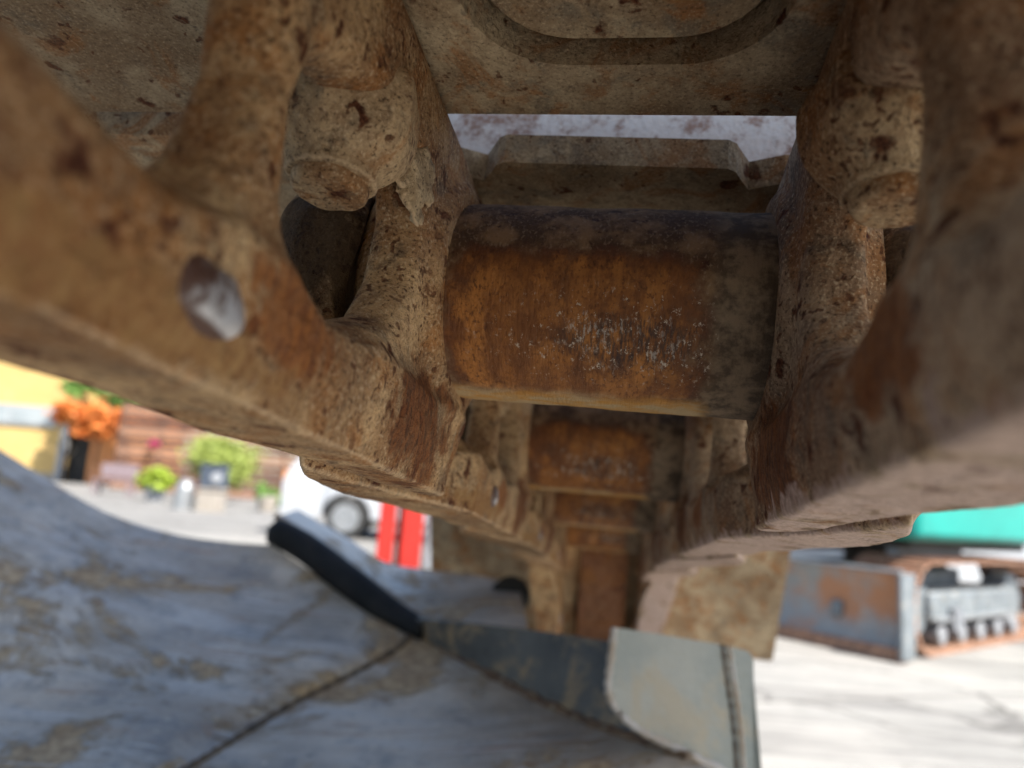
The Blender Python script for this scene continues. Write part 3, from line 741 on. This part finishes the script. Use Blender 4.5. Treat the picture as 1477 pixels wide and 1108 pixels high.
# bushes in pots
def potted(px, py_base, Y, w, h, mat, label, pot_mat, leafn, seed, cz):
    b = ray_y(px, py_base, Y); t = thing('potted_bush', label, 'plant', (b.x, Y, 0))
    bm = bmesh.new(); cyl(bm, (0, 0, 0), (0, 0, .42), .20, .27, 20); o = from_bm('pot', bm, pot_mat, t, smooth=False, bevel=.02)
    cyl_part('stem', M_wood, t, (0, 0, .4), (0, 0, cz), .035, .02, 8)
    foliage('crown', mat, t, (0, 0, cz), (w, w * .8, h), leafn, .085, seed); return t
YP = 22.
potted(222, 722, 20., .52, .34, M_bright, 'low round lime green bush in a dark pot', M_greym, 1800, 3, ray_y(222, 692, 20.).z)
b = potted(312, 735, YP, 1.15, .95, M_lg, 'tall loose yellow green bush behind the grey bin', M_stone, 4200, 8, ray_y(308, 664, YP).z)
potted(384, 735, 19., .32, .40, M_dg, 'small green bush beside the white car', M_stone, 700, 12, ray_y(384, 718, 19.).z)
# bench
bp = ray_y(165, 700, 22.); bn = thing('garden_bench', 'weathered grey purple garden bench by the yellow building', 'bench', (bp.x, 22., 0))
M_bench = painted('weathered bench wood', (.22, .17, .18), (.16, .12, .13), .8, (.3, .25, .25), .2, 8)
cube_part('seat', M_bench, bn, (0, 0, .45), (1.1, .4, .05)); cube_part('backrest', M_bench, bn, (0, .2, .75), (1.1, .05, .4))
for a in (-.5, .5):
    for c_ in (-.16, .16): cube_part('leg', M_bench, bn, (a, c_, .22), (.07, .07, .42))
# churn, bin, planter
cp = ray_y(264, 730, 17.); ch = thing('metal_churn', 'pale metal churn left of the stone planter', 'churn', (cp.x, 17., 0))
cyl_part('body', M_hub, ch, (0, 0, .0), (0, 0, .52), .22, .22); cyl_part('neck', M_hub, ch, (0, 0, .52), (0, 0, .66), .22, .12); cyl_part('cap', M_white, ch, (0, 0, .66), (0, 0, .72), .14)
cp = ray_y(303, 735, 17.); sp = thing('stone_planter', 'square stone planter under the dark bin', 'planter', (cp.x, 17., 0))
cube_part('body', M_stone, sp, (0, 0, .25), (.52, .45, .5), .03); cube_part('rim', M_stone, sp, (0, 0, .53), (.58, .5, .06), .015)
bi = thing('dark_bin', 'dark blue grey bin with a round white disc', 'bin', (cp.x, 17.0, .56))
M_binc = painted('dark blue bin', (.06, .075, .10), (.04, .05, .07), .5, (.1, .1, .1), .1, 5)
cube_part('body', M_binc, bi, (0, 0, .25), (.52, .4, .5), .03); cube_part('lid', M_binc, bi, (0, 0, .52), (.56, .44, .05), .015)
cyl_part('disc', M_white, bi, (.14, -.205, .25), (.14, -.23, .25), .12)

# white car
def car(name, label, loc, rz, flip=1, scale=1):
    t = thing(name, label, 'car', loc); t.rotation_euler.z = rz
    L, Wd = 4.2, 1.7
    prof = [(-2.1, .35), (-2.12, .75), (-2.02, 1.0), (-1.78, 1.36), (-1.5, 1.47), (-.2, 1.5), (.25, 1.42), (.95, 1.0), (1.85, .86), (2.08, .66), (2.1, .35)]
    arch = []
    def arc(cx): return [(cx + .37 * math.cos(a), .30 + .37 * math.sin(a)) for a in [math.pi * k / 8 for k in range(0, 9)]]
    bot = [(2.1, .25)] + arc(1.30) + arc(-1.15) + [(-2.1, .25)]
    bm = bmesh.new(); pts = prof + bot
    prism(bm, [Vector((x, -Wd / 2, z)) for x, z in pts], (0, Wd, 0))
    for v in bm.verts:
        if v.co.z > .95: v.co.y *= 1 - .22 * min(1, (v.co.z - .95) / .5)
    bmesh.ops.triangulate(bm, faces=[f for f in bm.faces if len(f.verts) > 4])
    from_bm('body', bm, M_white, t, bevel=.05, seg=3)
    for s in (-1, 1):
        for nm, q in (('side_window', [(-1.62, 1.02), (-.62, 1.02), (-.62, 1.36), (-1.42, 1.36)]), ('side_window', [(-.54, 1.02), (.72, 1.02), (.18, 1.34), (-.54, 1.37)])):
            bm = bmesh.new(); k = lambda z: (Wd / 2) * (1 - .22 * min(1, (z - .95) / .5)) + .012
            a = [bm.verts.new((x, s * k(z), z)) for x, z in q]; b_ = [bm.verts.new((x, s * (k(z) - .03), z)) for x, z in q]
            bm.faces.new(a); bm.faces.new(b_[::-1])
            for i in range(4): bm.faces.new((a[i], a[(i + 1) % 4], b_[(i + 1) % 4], b_[i]))
            from_bm(nm, bm, M_glass, t)
        for wx in (-1.15, 1.30):
            w_ = cyl_part('wheel', M_rubber, t, (wx, s * .68, .30), (wx, s * .86, .30), .30, n=32, bevel=.03)
            cyl_part('hub', M_hub, w_, (wx, s * .85, .30), (wx, s * .875, .30), .20, n=24)
            for k in range(5):
                a = k * 1.2566; cube_part('spoke', M_greym, w_, (wx + .12 * math.cos(a), s * .88, .30 + .12 * math.sin(a)), (.03, .02, .14), rot=Matrix.Rotation(-a + math.pi / 2, 3, 'Y'))
        cube_part('sill', M_dark, t, (.07, s * .84, .25), (1.7, .05, .08))
        cube_part('tail_light', M_orangew, t, (-2.08, s * .72, .82), (.10, .2, .22), .02)
        cube_part('headlight', M_glass, t, (2.02, s * .62, .68), (.16, .3, .14), .02)
        cube_part('mirror', M_white, t, (.62, s * .93, 1.02), (.16, .18, .12), .03)
    bm = bmesh.new(); q = [(.30, 1.38), (.90, 1.03)]
    vs = [bm.verts.new(p) for p in ((q[0][0] + .03, -.60, q[0][1]), (q[0][0] + .03, .60, q[0][1]), (q[1][0] + .04, .74, q[1][1] + .02), (q[1][0] + .04, -.74, q[1][1] + .02))]; bm.faces.new(vs)
    bmesh.ops.solidify(bm, geom=bm.faces[:], thickness=.02)
    from_bm('windscreen', bm, M_glass, t)
    return t
YC = 12.3
wc = ray_y(507, 757, YC)
car('white_car', 'white hatchback parked across the yard behind the red posts', (wc.x + 1.15 * math.cos(.06), YC + .75, 0.03), .06).scale = (1.1, 1.1, 1.1)

# red posts
YR = 8.0
def post(px, w_, label, mat, cat='post', r=False, h=1.5):
    p = ray_y(px, 818, YR); t = thing('red_post' if mat is M_red else 'grey_post', label, cat, (p.x, YR, .03), group='posts standing in the yard')
    if r: cyl_part('tube', mat, t, (0, 0, 0), (0, 0, h), w_ / 2, n=20)
    else: cube_part('column', mat, t, (0, 0, h / 2), (w_, .14, h), .015)
    cube_part('base_plate', mat, t, (0, 0, .01), (w_ + .1, .28, .02), .004)
    for sx in (-1, 1): cyl_part('bolt', M_hub, t, (sx * (w_ / 2 + .025), -.1, .02), (sx * (w_ / 2 + .025), -.1, .045), .012, n=6)
    return t
post(553, .17, 'left one of the two wide red posts beside the white car', M_red)
post(590, .22, 'right one of the two wide red posts, next to the grey tube', M_red)
post(571, .05, 'thin black tube between the two red posts', M_black, r=True)
post(616, .10, 'grey round post right of the red posts', M_greym, r=True)
p = ray_y(528, 822, YR - .2); rb = thing('red_kerb_block', 'low red block on the ground beside the red posts', 'block', (p.x, YR - .2, .03))
cube_part('block', M_red, rb, (0, 0, .04), (.4, .2, .08), .02); cube_part('base', M_black, rb, (0, 0, .006), (.44, .24, .012))

# ------------------------------------------------------------------ small excavator on the right
RZ = math.radians(38)
g0 = ground(1306, 958, .03); ex = Matrix.Rotation(RZ, 3, 'Z') @ Vector((-.56, -.16, 0))
me_ = thing('mini_excavator', 'small excavator with rusty tracks, rust streaked dozer blade and turquoise arm', 'excavator', (g0.x - ex.x, g0.y - ex.y, .03)); me_.rotation_euler.z = RZ
def trackloop(yc, name='track_belt'):
    """rubbed shoes round an oval; runs along x"""
    L, r = 2.0, .325; n = 42; per = 2 * L + 2 * math.pi * r
    belt = bpy.data.objects.new(name, None); COL.objects.link(belt); belt.parent = me_
    base = None
    for i in range(n):
        s = per * i / n
        if s < L: x, z, a = s, 2 * r, 0
        elif s < L + math.pi * r: f = (s - L) / r; x, z, a = L + r * math.sin(f), r + r * math.cos(f), f
        elif s < 2 * L + math.pi * r: x, z, a = L - (s - L - math.pi * r), 0, math.pi
        else: f = (s - 2 * L - math.pi * r) / r; x, z, a = -r * math.sin(f), r - r * math.cos(f), math.pi + f
        if base is None:
            bm = bmesh.new(); box(bm, (0, 0, 0), (.122, .5, .018)); box(bm, (.035, 0, .016), (.016, .5, .024)); box(bm, (-.03, 0, .016), (.016, .5, .02)); base = from_bm('track_plate', bm, M_trk, belt); ob = base
        else: ob = base.copy(); COL.objects.link(ob)
        ob.location = (x, yc, z + .0); ob.rotation_euler = (0, a, 0)
    fr_ = cube_part('roller_frame', M_frame, me_, (L / 2, yc - .02, .31), (L - .35, .26, .22), .02)
    cyl_part('idler', M_frame, me_, (0.02, yc - .1, r), (0.02, yc + .1, r), .235, n=32, bevel=.02)
    cyl_part('sprocket', M_frame, me_, (L, yc - .1, r), (L, yc + .1, r), .22, n=14, bevel=.02)
    for k in range(5):
        x = .38 + k * .38; cyl_part('roller', M_greym, me_, (x, yc - .15, .10), (x, yc + .15, .10), .075, n=20, bevel=.01)
    for k in range(2):
        cyl_part('hose', M_greym, me_, (.50 + .09 * k, yc - .18, .14), (.50 + .09 * k, yc - .18, .30), .03, n=12)
    cube_part('guard_rail', M_hub, me_, (L / 2, yc - .165, .22), (L - .4, .03, .035), .005)
trackloop(.12); trackloop(1.25)
cube_part('car_body', M_greym, me_, (1.1, .75, .42), (1.3, .8, .25), .03)
cyl_part('slew_ring', M_dark, me_, (1.2, .70, .54), (1.2, .70, .74), .42, n=32)
cube_part('house', M_teal, me_, (1.15, .72, 1.15), (2.7, 1.64, .70), .06)
cube_part('dark_gap', M_dark, me_, (1.15, .72, .765), (2.4, 1.4, .07), .01)  # dark slab paints the shaded gap under the house
cab = cube_part('cab', M_teal, me_, (1.3, .35, 1.98), (1.1, .8, 1.0), .06)
cube_part('window', M_glass, cab, (1.3, -.06, 2.0), (.9, .02, .75)); cube_part('window', M_glass, cab, (.745, .35, 2.0), (.02, .65, .75))
# boom: thick turquoise beam coming out over the blade
bm = bmesh.new()
bp_ = [(-.75, .90), (-.80, 1.0), (-.6, 1.10), (.25, 1.15), (.6, 1.15), (.6, .94), (.1, .93), (-.35, .90)]
prism(bm, [Vector((x, .05, z)) for x, z in bp_], (0, .24, 0)); from_bm('boom', bm, M_teal, me_, bevel=.015)
cyl_part('boom_cylinder', M_greym, me_, (.0, .17, .72), (1.2, .17, .68), .05)
# dozer blade facing the viewer
def blade():
    rows = []
    for j in range(9):
        f = j / 8; bow = .10 * (1 - (2 * f - 1) ** 2)
        rows.append([Vector((-.56 + bow, -.14 + 1.62 * i / 6, .07 + .50 * f)) for i in range(7)])
    o_ = sheet('dozer_blade', M_blade, me_, rows, .02, (-1, 0, 0))
    cube_part('cutting_edge', M_trk, o_, (-.575, .67, .045), (.035, 1.66, .09), .006)
    for y_ in (-.155, 1.495): cube_part('end_plate', M_frame, o_, (-.52, y_, .30), (.20, .03, .56), .008)
    cube_part('top_rib', M_hub, o_, (-.53, .67, .59), (.06, 1.6, .02), .004)
    for k in (.35, 1.0): cube_part('blade_arm', M_frame, me_, (-.15, k, .27), (.7, .08, .12), .01)
blade()
# parked white car far right, behind
c2 = ray_y(1200, 810, 9.3)
car('white_car', 'white car whose bonnet shows above the rusty dozer blade', (c2.x + 1.9, 9.6, .03), math.pi + .1)
# bystanding crates far right
p = ray_y(1440, 742, 14); cr = thing('container', 'grey steel container far behind the turquoise arm', 'container', (p.x + 1.5, 15, .03))
cube_part('body', M_greym, cr, (0, 0, 1.2), (6, 2.4, 2.4), .03)
for k in range(20): cube_part('rib', M_greym, cr, (-2.85 + k * .3, -1.215, 1.2), (.12, .03, 2.2))
cube_part('door', M_red, cr, (-2.4, -1.24, 1.0), (.8, .04, 1.8), .01)

# ------------------------------------------------------------------ unseen bulk added out of the frame to shade the track and the bucket
mh = thing('shading_body', 'unseen machine body added above the track to shade it and the bucket', 'light blocker', (-.90, -.55, 1.95))
cube_part('shade_slab', M_greym, mh, (0, -.4, .15), (3.7, 2.5, .30), .03)
cube_part('house', M_yellow, mh, (0, -.4, .85), (3.6, 2.4, 1.1), .08)  # upper bulk of the added shading body
cube_part('shade_block', M_greym, mh, (0, -1.9, .7), (3.4, .6, 1.2), .12)
cyl_part('slew_ring', M_dark, mh, (-1.0, -.4, -.25), (-1.0, -.4, .0), .55, n=40)  # part of the added shading body, unseen

tf = thing('left_light_blocker', 'unseen block added left behind the viewer to cut light from the left', 'added side blocker', (-1.0, -1.3, .2))  # unseen; added to keep light off the right link's inner face
cube_part('blocker_bulk', M_greym, tf, (0, 0, .55), (.9, 2.3, .95), .04)
cube_part('blocker_foot', M_greym, tf, (0, 0, .03), (1.1, 2.2, .10), .02)
